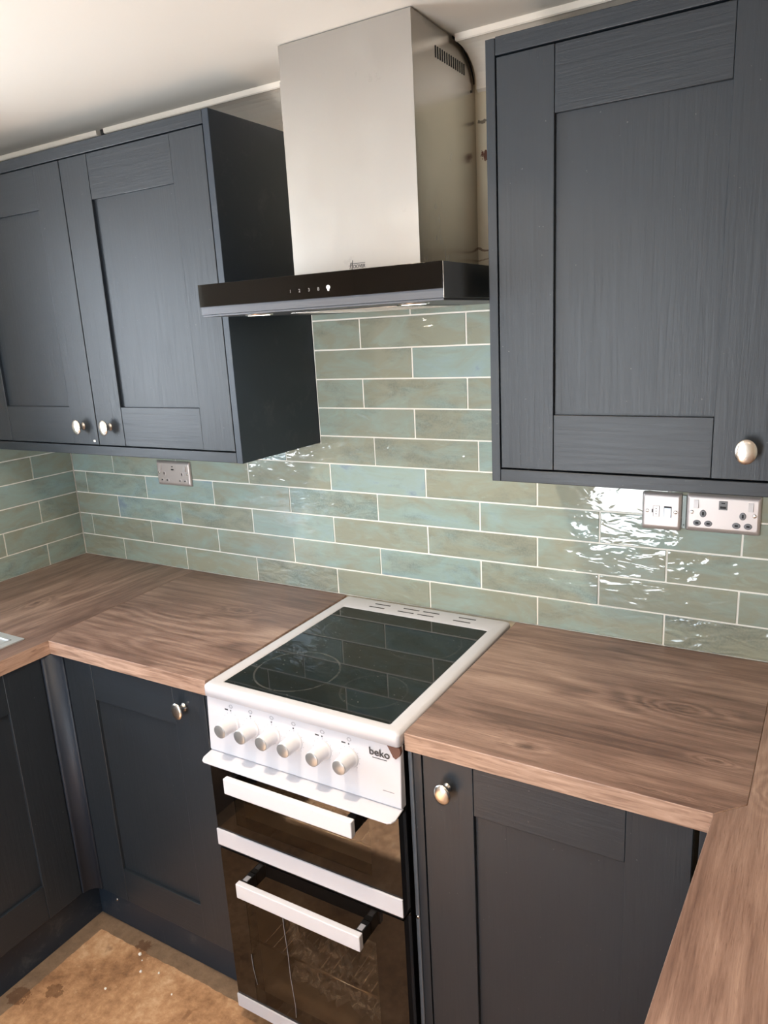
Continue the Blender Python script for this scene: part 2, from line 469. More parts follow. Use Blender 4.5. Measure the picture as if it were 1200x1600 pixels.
def box(bm, x0, x1, y0, y1, z0, z1, bev=0.0, mi=0, seg=2):
    x0, x1 = min(x0, x1), max(x0, x1); y0, y1 = min(y0, y1), max(y0, y1); z0, z1 = min(z0, z1), max(z0, z1)
    vs = [bm.verts.new(V(x, y, z)) for x in (x0, x1) for y in (y0, y1) for z in (z0, z1)]
    idx = ((0, 1, 3, 2), (4, 6, 7, 5), (0, 4, 5, 1), (2, 3, 7, 6), (0, 2, 6, 4), (1, 5, 7, 3))
    fs = [bm.faces.new([vs[i] for i in f]) for f in idx]
    for f in fs:
        f.material_index = mi
    if bev > 0:
        es = list({e for f in fs for e in f.edges})
        r = bmesh.ops.bevel(bm, geom=es, offset=bev, segments=seg, affect='EDGES', profile=0.6)
        for f in r['faces']:
            f.material_index = mi
            f.smooth = seg > 1
    return fs

def prism(bm, pts, a0, a1, axis='z', mi=0, side_mi=None, bev=0.0):
    """polygon extruded along an axis. pts are 2-D in the other two axes, in order"""
    def mk(p, a):
        if axis == 'z': return V(p[0], p[1], a)
        if axis == 'x': return V(a, p[0], p[1])
        return V(p[0], a, p[1])
    lo = [bm.verts.new(mk(p, a0)) for p in pts]
    hi = [bm.verts.new(mk(p, a1)) for p in pts]
    fs = [bm.faces.new(lo[::-1]), bm.faces.new(hi)]
    for f in fs: f.material_index = mi
    n = len(pts)
    sides = []
    for i in range(n):
        f = bm.faces.new((lo[i], lo[(i + 1) % n], hi[(i + 1) % n], hi[i]))
        f.material_index = mi if side_mi is None else side_mi
        sides.append(f)
    if bev:
        es = list({e for f in fs for e in f.edges})
        bmesh.ops.bevel(bm, geom=es, offset=bev, segments=2, affect='EDGES', profile=0.6)
    return fs, sides

def lathe(bm, c, prof, axis='y', n=32, sx=1.0, sz=1.0, mi=0, smooth=True):
    """revolve profile [(r, h)] about an axis through c (c absolute from worktop); h runs along -axis for 'y' (towards the room)"""
    rings = []
    for r, h in prof:
        ring = []
        if r < 1e-6:
            ring = [None]
        for k in range(n if r >= 1e-6 else 1):
            a = 2 * PI * k / n
            u, w = r * math.cos(a) * sx, r * math.sin(a) * sz
            if axis == 'y': p = V(c[0] + u, c[1] - h, c[2] + w)
            elif axis == 'z': p = V(c[0] + u, c[1] + w, c[2] + h)
            else: p = V(c[0] + h, c[1] + u, c[2] + w)
            vtx = bm.verts.new(p)
            if r < 1e-6: ring = [vtx]
            else: ring.append(vtx)
        rings.append(ring)
    for a, b in zip(rings[:-1], rings[1:]):
        for k in range(n):
            k2 = (k + 1) % n
            if len(a) == 1 and len(b) == 1: continue
            if len(a) == 1: vs = (a[0], b[k2], b[k])
            elif len(b) == 1: vs = (a[k], a[k2], b[0])
            else: vs = (a[k], a[k2], b[k2], b[k])
            f = bm.faces.new(vs); f.smooth = smooth; f.material_index = mi

def tube(bm, pts, r, n=8, mi=0):
    pts = [V(*p) for p in pts]
    rings = []
    for i, p in enumerate(pts):
        d = (pts[min(i + 1, len(pts) - 1)] - pts[max(i - 1, 0)]).normalized()
        up = Vector((0, 0, 1)) if abs(d.z) < 0.9 else Vector((1, 0, 0))
        a = d.cross(up).normalized(); b = d.cross(a)
        rings.append([bm.verts.new(p + (a * math.cos(2 * PI * k / n) + b * math.sin(2 * PI * k / n)) * r) for k in range(n)])
    for A, B in zip(rings[:-1], rings[1:]):
        for k in range(n):
            f = bm.faces.new((A[k], A[(k + 1) % n], B[(k + 1) % n], B[k])); f.smooth = True; f.material_index = mi
    bm.faces.new(rings[0][::-1]); bm.faces.new(rings[-1])

def new():
    return bmesh.new()

def root_of(o):
    while o.parent: o = o.parent
    return o

def obj(name, bm, mats, parent=None, origin=None):
    bmesh.ops.recalc_face_normals(bm, faces=bm.faces[:])
    if parent is not None:
        off = root_of(parent).location
    elif origin is not None:
        off = V(*origin)
    else:
        off = Vector((0, 0, 0))
    bmesh.ops.translate(bm, verts=bm.verts[:], vec=-off)
    me = bpy.data.meshes.new(name)
    bm.to_mesh(me); bm.free()
    for m in (mats if isinstance(mats, (list, tuple)) else [mats]):
        me.materials.append(M[m] if isinstance(m, str) else m)
    o = bpy.data.objects.new(name, me)
    COL.objects.link(o)
    if parent is not None: o.parent = parent
    else: o.location = off
    return o

def tag(o, label, cat, group=None):
    o['label'] = label; o['category'] = cat
    if group: o['group'] = group
    return o

def thing(name, loc, label, cat, group=None):
    o = bpy.data.objects.new(name, None)
    o.empty_display_size = 0.05
    COL.objects.link(o); o.location = V(*loc)
    return tag(o, label, cat, group)

def struct(o):
    o['kind'] = 'structure'
    return o

def text_mesh(name, body, size, mats, parent, origin, right, up, extrude=0.0003, shear=0.0, space=1.0):
    cu = bpy.data.curves.new('lettering', 'FONT')
    cu.body = body; cu.size = size; cu.extrude = extrude; cu.shear = shear; cu.offset = size * 0.012; cu.align_x = 'CENTER'; cu.space_character = space
    tmp = bpy.data.objects.new('lettering', cu)
    COL.objects.link(tmp)
    dg = bpy.context.evaluated_depsgraph_get()
    me = bpy.data.meshes.new_from_object(tmp.evaluated_get(dg))
    bpy.data.objects.remove(tmp)
    me.name = name
    R_, U_ = Vector(right).normalized(), Vector(up).normalized()
    N_ = R_.cross(U_)
    off = root_of(parent).location
    for v in me.vertices:
        v.co = V(*origin) + R_ * v.co.x + U_ * v.co.y + N_ * v.co.z - off
    me.materials.clear()
    me.materials.append(M[mats])
    o = bpy.data.objects.new(name, me)
    COL.objects.link(o); o.parent = parent
    return o

# ------------------------------------------------------------------ the room
TW = 0.25
b = new(); box(b, -TW, RX + TW, RY - TW, TW, -W - 0.1, -W); struct(obj('floor', b, 'floor'))
b = new(); box(b, -TW, RX + TW, RY - TW, TW, CZ, CZ + 0.1); struct(obj('ceiling', b, 'ceiling'))
b = new(); box(b, -TW, RX + TW, 0.008, TW, -W, CZ); struct(obj('wall_back', b, 'wall_back'))
b = new(); box(b, RX, RX + TW, RY, 0.008, -W, CZ); struct(obj('wall_right', b, 'wall'))
b = new()
box(b, -TW, -0.008, RY, WY0, -W, CZ); box(b, -TW, -0.008, WY1, 0.008, -W, CZ)
box(b, -TW, -0.008, WY0, WY1, -W, WZ0); box(b, -TW, -0.008, WY0, WY1, WZ1, CZ)
struct(obj('wall_left', b, 'wall'))
b = new()
box(b, -TW, DX0, RY - TW, RY, -W, CZ); box(b, DX1, RX + TW, RY - TW, RY, -W, CZ); box(b, DX0, DX1, RY - TW, RY, DZ1, CZ)
struct(obj('wall_front', b, 'wall'))
# window over the sink and garden door frame (behind the camera)
b = new()
for y0, y1, z0, z1 in ((WY0, WY1, WZ0, WZ0 + .05), (WY0, WY1, WZ1 - .05, WZ1), (WY0, WY0 + .05, WZ0, WZ1), (WY1 - .05, WY1, WZ0, WZ1), ((WY0 + WY1) / 2 - .035, (WY0 + WY1) / 2 + .035, WZ0, WZ1)):
    box(b, -0.20, -0.14, y0, y1, z0, z1, 0.004)
wf = struct(obj('window_1', b, 'white_plastic'))
b = new()
for x0, x1, z0, z1 in ((DX0, DX0 + .06, -W, DZ1), (DX1 - .06, DX1, -W, DZ1), (DX0, DX1, DZ1 - .06, DZ1), (DX0, DX1, -W, -0.68)):
    box(b, x0, x1, RY - 0.2, RY - 0.14, z0, z1, 0.004)
struct(obj('door_1', b, 'white_plastic'))

# coving: concave quarter plaster moulding with a raised lip
def coving(name, x0, x1, lip=True):
    b = new()
    pts = [(0.008, 1.245)]
    pts.append((0.000, 1.250)); pts.append((0.000, 1.258))
    for k in range(0, 9):
        a = PI / 2 * k / 8
        pts.append((-0.094 + 0.094 * math.cos(a), 1.228 + 0.03 * (1 - math.sin(a)) * 0 + 0.030 + 0.060 * math.sin(a)))
    if lip:
        pts += [(-0.100, 1.3175), (-0.104, 1.3165), (-0.107, 1.3185), (-0.108, 1.330)]
    else:
        pts += [(-0.096, 1.330)]
    pts.append((0.008, 1.330))
    fs, sides = prism(b, pts, x0, x1, 'x')
    for f in sides: f.smooth = False
    return struct(obj(name, b, 'coving'))
coving('trim_1', 0.0, 0.478)
coving('trim_2', 0.508, 1.262)
coving('trim_3', 1.586, RX)
b = new()
random.seed(4)
for i in range(5):
    x = 0.480 + 0.006 * i
    box(b, x, x + 0.0045, -0.06 - 0.02 * random.random(), 0.0, 1.290 + 0.008 * random.random(), 1.327, 0.001)
o = obj('plaster_fragment', b, 'coving', origin=(0.494, -0.04, 1.29))
b = new(); box(b, 0.4945, 0.5075, -0.107, -0.085, 1.3155, 1.3290, 0.001); h_ = obj('hole_shade_block', b, 'black_matt', o); h_['label'] = 'black block for the shade in the hole where the lip is missing'  # solid black block stands in for the darkness inside the hole
tag(o, 'broken plaster filling the gap in the coving above the double wall cabinet', 'plaster')

# ------------------------------------------------------------------ tiled splashbacks
Q, PT, GR = 0.0777, 0.302, 0.0040
def tile_rows():
    out = []
    for r in range(11):
        if r in (0, 2, 4): off = 0.2132
        elif r in (1, 3, 5): off = 0.0623
        elif r in (6, 8, 10): off = 1.396
        else: off = 1.2446
        out.append((r, off))
    return out

def splash_back():
    rnd = random.Random(11)
    b = new(); lay = b.loops.layers.color.new('tile_tone')
    tones = {(0, 3): 0.75}
    for r, off in tile_rows():
        z0, z1 = r * Q + GR / 2, (r + 1) * Q - GR / 2
        if r <= 4: xa, xb = 0.001, 3.0
        elif r == 5: xa, xb, = 0.001, 3.0; 
        else: xa, xb = 1.0965, 1.7395
        if r == 5: z1 = 0.4435
        k = math.floor((xa - off) / PT)
        segs = []
        while off + k * PT < xb:
            s0, s1 = max(xa, off + k * PT + GR / 2), min(xb, off + (k + 1) * PT - GR / 2)
            if s1 - s0 > 0.01: segs.append((s0, s1, z0, z1))
            k += 1
        if r == 5:   # the rest of this course stands between the wall cabinets
            k = math.floor((1.0965 - off) / PT)
            while off + k * PT < 1.7395:
                s0, s1 = max(1.0965, off + k * PT + GR / 2), min(1.7395, off + (k + 1) * PT - GR / 2)
                if s1 - s0 > 0.01: segs.append((s0, s1, 'up', 0))
                k += 1
        tonemem = {}
        for s0, s1, a, c in segs:
            kk = round(((s0 + s1) / 2 - off) / PT - 0.5)
            if kk not in tonemem: tonemem[kk] = (rnd.random(), rnd.random(), rnd.random())
            t = tonemem[kk]
            if a == 'up': a, c = 0.4435, 6 * Q - GR / 2
            tx, tz = rnd.uniform(-1, 1) * 0.0006, rnd.uniform(-1, 1) * 0.0005
            if r == 5: tx = tz = 0
            vs0 = len(b.faces)
            before = set(b.faces)
            box(b, s0, s1, 0.0, 0.0075, a, c, 0.0012 if r != 5 else 0.0)
            for f in set(b.faces) - before:
                for lp in f.loops:
                    lp[lay] = (0.15 + 0.7 * t[0], t[1], t[2], 1)
                    if lp.vert.co.y < 0.004:
                        pass
            vs = {v for f in set(b.faces) - before for v in f.verts}
            mx, mz = (s0 + s1) / 2, (a + c) / 2 + W
            for v in vs:
                if v.co.y < 0.003:
                    v.co.y += 0.0004 + tx * (v.co.x - mx) / 0.15 + tz * (v.co.z - mz) / 0.038
    o = obj('tile_splashback', b, 'tile', origin=(1.5, 0.0, 0))
    g = new()
    box(g, 0.0, 3.0, 0.0022, 0.0078, 0.0, 0.4435)
    box(g, 1.0932, 1.7405, 0.0022, 0.0078, 0.4435, 0.856)
    obj('grout', g, 'grout', o)
    return tag(o, 'glossy sea green brick-bond tiles with cream grout behind the cooker and sockets', 'splashback')
splash_back()

def splash_left():
    rnd = random.Random(5)
    b = new(); lay = b.loops.layers.color.new('tile_tone')
    for r in range(6):
        z0, z1 = r * Q + GR / 2, min((r + 1) * Q - GR / 2, 0.4435)
        off = [0.1505, 0.3002, 0.1547, 0.31, 0.1599, 0.31][r]
        edges = [0.001] + [off + PT * k for k in range(4)]
        for a, c in zip(edges[:-1], edges[1:]):
            y1, y0 = -(a + GR / 2), -(min(c, 0.93) - GR / 2)
            if c > 0.93 and a > 0.9: continue
            if z0 > WZ0 - 0.02 and y0 < WY1 + 0.02: y0 = WY1 + 0.02
            if y0 >= y1: continue
            before = set(b.faces)
            box(b, -0.0075, 0.0, y0, y1, z0, z1, 0.0012)
            t = (rnd.uniform(.35, .8), rnd.random(), rnd.random())
            for f in set(b.faces) - before:
                for lp in f.loops: lp[lay] = (0.15 + 0.7 * t[0], t[1], t[2], 1)
    o = obj('tile_splashback', b, 'tile', origin=(0, -0.46, 0))
    g = new(); box(g, -0.0078, -0.0018, -0.93, 0.006, 0, 0.4435)
    obj('grout', g, 'grout', o)
    return tag(o, 'short run of sea green tiles on the left side wall above the worktop corner', 'splashback')
splash_left()

# ------------------------------------------------------------------ shaker doors
def door_bm(u0, u1, z0, z1, face, depth=0.021, facing='y', st=0.104, rail_t=0.106, rail_b=0.105):
    """shaker door; facing 'y': front face at y=face looking to -y, u is x. facing 'x': front at x=face looking to +x, u is y. 'nx': looking to -x"""
    b = new()
    def bx(a0, a1, d0, d1, c0, c1, bev, mi):
        if facing == 'y': box(b, a0, a1, face + d0, face + d1, c0, c1, bev, mi)
        elif facing == 'x': box(b, face - d1, face - d0, a0, a1, c0, c1, bev, mi)
        else: box(b, face + d0, face + d1, a0, a1, c0, c1, bev, mi)
    g = 0.0004
    bx(u0, u0 + st, 0, depth, z0, z1, 0.0012, 0)
    bx(u1 - st, u1, 0, depth, z0, z1, 0.0012, 0)
    bx(u0 + st + g, u1 - st - g, 0.0008, depth, z1 - rail_t, z1, 0.0012, 1)
    bx(u0 + st + g, u1 - st - g, 0.0008, depth, z0, z0 + rail_b, 0.0012, 1)
    bx(u0 + st - 0.004, u1 - st + 0.004, 0.0085, depth - 0.002, z0 + rail_b - 0.004, z1 - rail_t + 0.004, 0, 0)
    return b
def mats_for(facing):
    return ['navy_v', 'navy_h'] if facing == 'y' else ['navy_v', 'navy_y']

def knob(parent, u, z, face, facing='y'):
    """oval brushed nickel knob on a stem"""
    b = new()
    prof = [(0.0075, 0.0), (0.0075, 0.0015), (0.0055, 0.003), (0.0048, 0.010), (0.0055, 0.014), (0.0098, 0.0175), (0.0132, 0.0205), (0.0140, 0.0225), (0.0136, 0.0245), (0.0105, 0.0262), (0.0055, 0.0272), (0.0, 0.0275)]
    if facing == 'y':
        lathe(b, (u, face, z), prof, 'y', 36, sx=1.24, sz=1.52)
    elif facing == 'x':
        lathe(b, (face, u, z), prof, 'x', 36, sx=1.24, sz=1.52)
    else:
        lathe(b, (face, u, z), [(r, -h) for r, h in prof], 'x', 36, sx=1.24, sz=1.52)
    o = obj('knob', b, 'nickel', parent)
    return o

FY = -0.325
# ---- left wall cabinet
t = thing('wall_cabinet', (0.55, -0.16, 0.446), 'navy shaker double-door wall cabinet left of the extractor hood, two oval knobs', 'cabinet')
b = new(); box(b, 0.06, 1.072, -0.302, 0.007, 0.462, 1.228); obj('carcass', b, 'carcass_inside', t)
b = new(); box(b, 1.0725, 1.091, FY, 0.0075, 0.446, 1.2365, 0.0012); e = obj('end_panel', b, 'navy_flat', t); e['label'] = 'smooth dusty navy end panel'
b = new(); box(b, 0.001, 0.0745, FY, 0.0, 0.4735, 1.206, 0.001); obj('filler_panel', b, 'navy_v', t)
b = new(); box(b, 0.001, 1.0722, FY, -0.2, 1.2085, 1.2365, 0.0015); obj('cornice', b, 'navy_h', t)
b = new(); box(b, 0.001, 1.0722, FY, -0.2, 0.4465, 0.4725, 0.0015); obj('pelmet', b, 'navy_h', t)
b = new(); box(b, 0.001, 1.072, -0.2, 0.0, 0.4475, 0.4615); obj('underside_panel', b, 'navy_flat', t)
d = obj('door', door_bm(0.0765, 0.5735, 0.4755, 1.2055, FY), mats_for('y'), t)
knob(d, 0.517, 0.527, FY)
b = new(); box(b, 0.553, 0.561, FY - 0.0008, FY, 0.483, 0.489, 0.0004); c = obj('paint_chip', b, 'crumb', d); c['label'] = 'small white chip in the navy paint'
d = obj('door', door_bm(0.5765, 1.0705, 0.4755, 1.2055, FY), mats_for('y'), t)
knob(d, 0.628, 0.527, FY)

# ---- right wall cabinet
t = thing('wall_cabinet', (2.0, -0.16, 0.442), 'navy shaker wall cabinet above the two right-hand sockets, cut off by the frame', 'cabinet')
b = new(); box(b, 1.7595, 2.268, -0.302, 0.007, 0.457, 1.218); obj('carcass', b, 'carcass_inside', t)
b = new(); box(b, 1.7412, 1.7590, FY, 0.0075, 0.4425, 1.2275, 0.0012); obj('end_panel', b, 'navy_v', t)
b = new(); box(b, 2.2685, 2.2865, FY, 0.0075, 0.4425, 1.2275, 0.0012); obj('end_panel', b, 'navy_v', t)
b = new(); box(b, 1.7595, 2.268, FY, -0.2, 1.1995, 1.2290, 0.0015); obj('cornice', b, 'navy_h', t)
b = new(); box(b, 1.7595, 2.268, FY, -0.2, 0.4425, 0.4670, 0.0015); obj('pelmet', b, 'navy_h', t)
b = new(); box(b, 1.7595, 2.268, -0.2, 0.0, 0.4435, 0.4565); obj('underside_panel', b, 'navy_flat', t)
d = obj('door', door_bm(1.7615, 2.2475, 0.4700, 1.1965, FY), mats_for('y'), t)
knob(d, 2.197, 0.522, FY)
b = new(); box(b, 2.250, 2.268, FY, FY + 0.02, 0.4700, 1.1965, 0.001); obj('filler_panel', b, 'navy_v', t)

# ------------------------------------------------------------------ base units
BY = -0.575
def base_carcass(t, x0, x1, y0, y1):
    b = new(); box(b, x0, x1, y0, y1, -0.76, -0.0395); obj('carcass', b, 'carcass_inside', t)
# left of the cooker
t = thing('base_cabinet', (0.88, -0.3, -W), 'dark navy shaker base cabinet between the inner corner and the left side of the cooker', 'cabinet')
base_carcass(t, 0.62, 1.1265, BY + 0.0215, 0.0)
b = new(); box(b, 1.1275, 1.1455, BY, 0.0, -W, -0.0395, 0.0012); e = obj('end_panel', b, 'navy_v', t)
d = obj('door', door_bm(0.6265, 1.1245, -0.772, -0.0425, BY), mats_for('y'), t)
knob(d, 1.054, -0.094, BY)
# concave corner post
b = new()
pts = []
for k in range(9):
    a = PI + PI / 2 * k / 8          # concave curve between the two runs
    pts.append((0.6245 + 0.036 * math.cos(a) , -0.6135 - 0.036 * math.sin(a)))
# curve from (0.5885,-0.6135) to (0.6245,-0.5775)
pts = [(0.6245 - 0.036 * math.cos(PI / 2 * k / 8), -0.6135 + 0.036 * math.sin(PI / 2 * k / 8)) for k in range(9)]
pts = pts + [(0.6245, -0.5565), (0.5675, -0.5565), (0.5675, -0.6135)]
fs, sides = prism(b, pts, -0.772, -0.0395, 'z')
for f in sides[:8]: f.smooth = True
o = obj('corner_post', b, 'navy_post', origin=(0.59, -0.58, -0.772))
tag(o, 'satin navy rounded internal corner post joining the two base runs', 'corner post')

# sink run under the left worktop
LX = 0.585
t = thing('base_cabinet', (0.3, -1.2, -W), 'dark navy shaker base cabinet under the sink worktop at the far left', 'cabinet')
b = new(); box(b, 0.0, LX - 0.0215, -1.86, -0.635, -0.76, -0.0395); obj('carcass', b, 'carcass_inside', t)
for y0, y1 in ((-1.112, -0.6165), (-1.612, -1.115)):
    d = obj('door', door_bm(y0, y1, -0.772, -0.0425, LX, facing='x'), mats_for('x'), t)
    knob(d, y0 + 0.055 if y1 > -1 else y1 - 0.055, -0.098, LX, 'x')
# plinths
b = new(); box(b, 0.5505, 1.1268, -0.5405, -0.5225, -W, -0.7735, 0.001); o = obj('plinth', b, 'plinth', origin=(0.85, -0.53, -W))
tag(o, 'scuffed navy plinth under the base cabinet left of the cooker', 'plinth')
b = new(); lathe(b, (0.630, -0.5405, -0.835), [(0.005, 0), (0.0048, 0.0012), (0.003, 0.0018), (0, 0.002)], 'y', 14); c = obj('screw_cap', b, 'nickel', o)
b = new(); box(b, 0.532, 0.5500, -2.2, -0.5225, -W, -0.7735, 0.001); o = obj('plinth', b, 'plinth', origin=(0.54, -1.3, -W))
tag(o, 'navy plinth running along the sink side at the lower left', 'plinth')

# right of the cooker
t = thing('base_cabinet', (1.93, -0.3, -W), 'navy shaker base cabinet right of the cooker with a single knob at its top left', 'cabinet')
base_carcass(t, 1.6885, 2.176, BY + 0.0215, 0.0)
b = new(); box(b, 1.6595, 1.6685, BY - 0.002, 0.0, -W, -0.0395, 0.002); e = obj('end_panel', b, 'panel_edge', t); e['label'] = 'shiny grey edge strip of the end panel'
b = new(); box(b, 1.6690, 1.6872, BY + 0.001, 0.0, -W, -0.0395, 0.001); obj('filler_panel', b, 'navy_v', t)
d = obj('door', door_bm(1.6905, 2.1755, -0.772, -0.0425, BY), mats_for('y'), t)
knob(d, 1.741, -0.104, BY)
b = new(); lathe(b, (1.6645, BY - 0.002, -0.428), [(0.0042, 0), (0.004, 0.001), (0, 0.0014)], 'y', 12); obj('screw_cap', b, 'nickel', e)
b = new(); box(b, 1.6885, 2.27, -0.5405, -0.5225, -W, -0.7735, 0.001); o = obj('plinth', b, 'plinth', origin=(1.9, -0.53, -W))
tag(o, 'navy plinth under the base cabinet right of the cooker', 'plinth')

# peninsula
t = thing('base_cabinet', (2.5, -1.1, -W), 'navy corner cabinet edge under the right-hand worktop beside the dark gap', 'cabinet')
b = new(); box(b, 2.245, 2.84, -2.1, -0.56, -0.76, -0.0395); obj('carcass', b, 'carcass_inside', t)
b = new(); box(b, 2.1845, 2.2440, BY, -0.5565, -0.772, -0.0395, 0.001); box(b, 2.2235, 2.2440, -0.66, BY, -0.772, -0.0395, 0.001); obj('corner_panel', b, 'navy_v', t)
for y0, y1 in ((-1.16, -0.663), (-1.66, -1.163)):
    obj('door', door_bm(y0, y1, -0.772, -0.0425, 2.2225, facing='nx'), mats_for('nx'), t)

# ------------------------------------------------------------------ worktops
def worktop(name, polys, mats, label, origin):
    b = new()
    for pts in polys:
        fs, sides = prism(b, pts, -0.038, 0.0, 'z', 0, 1)
    o = obj(name, b, mats, origin=origin)
    mod = o.modifiers.new('soft_edge', 'BEVEL'); mod.width = 0.0015; mod.segments = 2; mod.limit_method = 'ANGLE'
    return tag(o, label, 'worktop')
J = [(0.594, -0.590), (0.570, -0.545), (0.548, -0.10), (0.543, 0.0)]
worktop('worktop', [[J[0], (1.1475, -0.588), (1.1475, 0.0), J[3], J[2], J[1]]], ['wood_x', 'wood_edge_x'],
        'brown oak-effect worktop left of the cooker, grain running across', (0.86, -0.3, -0.038))
# sink run with a hole for the bowl
b = new()
prism(b, [J[0], J[1], J[2], J[3], (0.0, 0.0), (0.0, -1.0), (0.594, -1.0)], -0.038, 0.0, 'z', 0, 1)
bx0, bx1, by0, by1 = 0.10, 0.50, -1.50, -1.12
for x0, x1, y0, y1 in ((0, .594, by1, -1.0), (0, bx0, by0, by1), (bx1, .594, by0, by1), (0, .594, -2.2, by0)):
    fs = box(b, x0, x1, y0, y1, -0.038, 0.0)
    for f in fs:
        if abs(f.normal.z) < 0.5: f.material_index = 1
bmesh.ops.remove_doubles(b, verts=b.verts[:], dist=1e-5)
dbl = {}
for f in b.faces:
    k = tuple(sorted(v.index for v in f.verts)); 
o = obj('worktop', b, ['wood_y', 'wood_edge_y'], origin=(0.3, -1.1, -0.038))
tag(o, 'brown oak-effect worktop along the left side holding the sink', 'worktop')
JR = [(2.2035, -0.588), (2.247, -0.542), (2.258, 0.0)]
worktop('worktop', [[(1.6595, -0.588), JR[0], JR[1], JR[2], (1.6655, 0.0)]], ['wood_x', 'wood_edge_x'],
        'brown oak-effect worktop between the cooker and the right-hand corner joint', (1.95, -0.3, -0.038))
worktop('worktop', [[(2.2037, -0.590), (2.2475, -0.5435), (2.2585, 0.0), (2.86, 0.0), (2.86, -2.25), (2.118, -2.25)]], ['wood_y', 'wood_edge_y'],
        'brown oak-effect worktop running towards the viewer at the lower right', (2.5, -1.1, -0.038))

# sink
t = thing('sink', (0.3, -1.1, 0.0), 'corner of a stainless steel inset sink drainer at the far left edge', 'sink')
b = new()
def ring_plate(b, x0, x1, y0, y1, hx0, hx1, hy0, hy1, z0, z1):
    for a in ((x0, x1, y0, hy0), (x0, x1, hy1, y1), (x0, hx0, hy0, hy1), (hx1, x1, hy0, hy1)):
        box(b, a[0], a[1], a[2], a[3], z0, z1)
ring_plate(b, 0.06, 0.528, -1.56, -0.613, bx0 + .005, bx1 - .005, by0 + .005, by1 - .005, 0.0005, 0.004)
obj('rim', b, 'sink', t)
b = new()
ins = 0.022
for a in ((0.06 + ins, 0.528 - ins, -0.613 - ins - .006, -0.613 - ins), (0.528 - ins - .006, 0.528 - ins, -1.08, -0.613 - ins), (0.06 + ins, 0.06 + ins + .006, -1.08, -0.613 - ins)):
    box(b, *a, 0.004, 0.0065, 0.001)
for k in range(7):
    box(b, 0.13 + 0.052 * k, 0.138 + 0.052 * k, -1.05, -0.67, 0.004, 0.0062, 0.001)
obj('drainer', b, 'sink', t)
b = new()
x0, x1, y0, y1 = bx0 + .006, bx1 - .006, by0 + .006, by1 - .006
box(b, x0, x0 + .002, y0, y1, -0.16, 0.0005); box(b, x1 - .002, x1, y0, y1, -0.16, 0.0005)
box(b, x0, x1, y0, y0 + .002, -0.16, 0.0005); box(b, x0, x1, y1 - .002, y1, -0.16, 0.0005); box(b, x0, x1, y0, y1, -0.162, -0.16)
obj('bowl', b, 'sink', t)

# ------------------------------------------------------------------ cooker
CX0, CX1 = 1.1575, 1.6575
t = thing('cooker', ((CX0 + CX1) / 2, -0.3, -W), 'freestanding white electric cooker with black glass hob, six knobs and two oven doors', 'cooker')
# body with oven cavities (open at the front, behind the door windows)
b = new()
BX0, BX1 = CX0 + 0.004, CX1 - 0.004
box(b, BX0, BX0 + .03, -0.585, -0.02, -W + 0.03, -0.03); box(b, BX1 - .03, BX1, -0.585, -0.02, -W + 0.03, -0.03)
box(b, BX0 + .03, BX1 - .03, -0.585, -0.02, -0.19, -0.03)
box(b, BX0 + .03, BX1 - .03, -0.585, -0.02, -0.43, -0.375)
box(b, BX0 + .03, BX1 - .03, -0.585, -0.02, -W + 0.03, -0.845)
box(b, BX0 + .03, BX1 - .03, -0.06, -0.02, -0.845, -0.19)
obj('body', b, 'black', t)
for z0, z1 in ((-0.374, -0.191), (-0.844, -0.431)):
    b = new()
    X0, X1 = BX0 + .031, BX1 - .031
    box(b, X0, X0 + .002, -0.583, -0.10, z0, z1); box(b, X1 - .002, X1, -0.583, -0.10, z0, z1)
    box(b, X0, X1, -0.102, -0.10, z0, z1); box(b, X0, X1, -0.583, -0.10, z0, z0 + .002); box(b, X0, X1, -0.583, -0.10, z1 - .002, z1)
    cav = obj('oven_cavity', b, 'cavity', t)
    b = new()
    zz = [z0 + 0.06] if z1 > -0.3 else [z0 + 0.13, z0 + 0.29]
    for z in zz:
        tube(b, [(X0 + .004, -0.56, z), (X1 - .004, -0.56, z)], 0.0028)
        tube(b, [(X0 + .004, -0.14, z), (X1 - .004, -0.14, z)], 0.0028)
        for k in range(15):
            x = X0 + .02 + k * (X1 - X0 - .04) / 14
            tube(b, [(x, -0.56, z), (x, -0.14, z)], 0.0016, 6)
    r = obj('rack', b, 'nickel', cav)
    if z1 < -0.4:
        g = new()
        random.seed(3)
        nx, nz = 22, 16
        grid = [[g.verts.new(V(1.29 + 0.27 * i / nx + random.uniform(-.006, .006), -0.545 + random.uniform(-.018, .018) - 0.012 * j / nz, -0.80 + 0.27 * j / nz * (0.75 + 0.25 * math.sin(i * 0.7)))) for j in range(nz + 1)] for i in range(nx + 1)]
        for i in range(nx):
            for j in range(nz):
                f = g.faces.new((grid[i][j], grid[i + 1][j], grid[i + 1][j + 1], grid[i][j + 1])); f.smooth = True
        fo = obj('plastic_bag', g, 'film', origin=(1.42, -0.52, -0.80))
        tag(fo, 'crumpled clear plastic bag seen inside the lower oven through its door window', 'bag')
        md = fo.modifiers.new('film_thickness', 'SOLIDIFY'); md.thickness = 0.0006
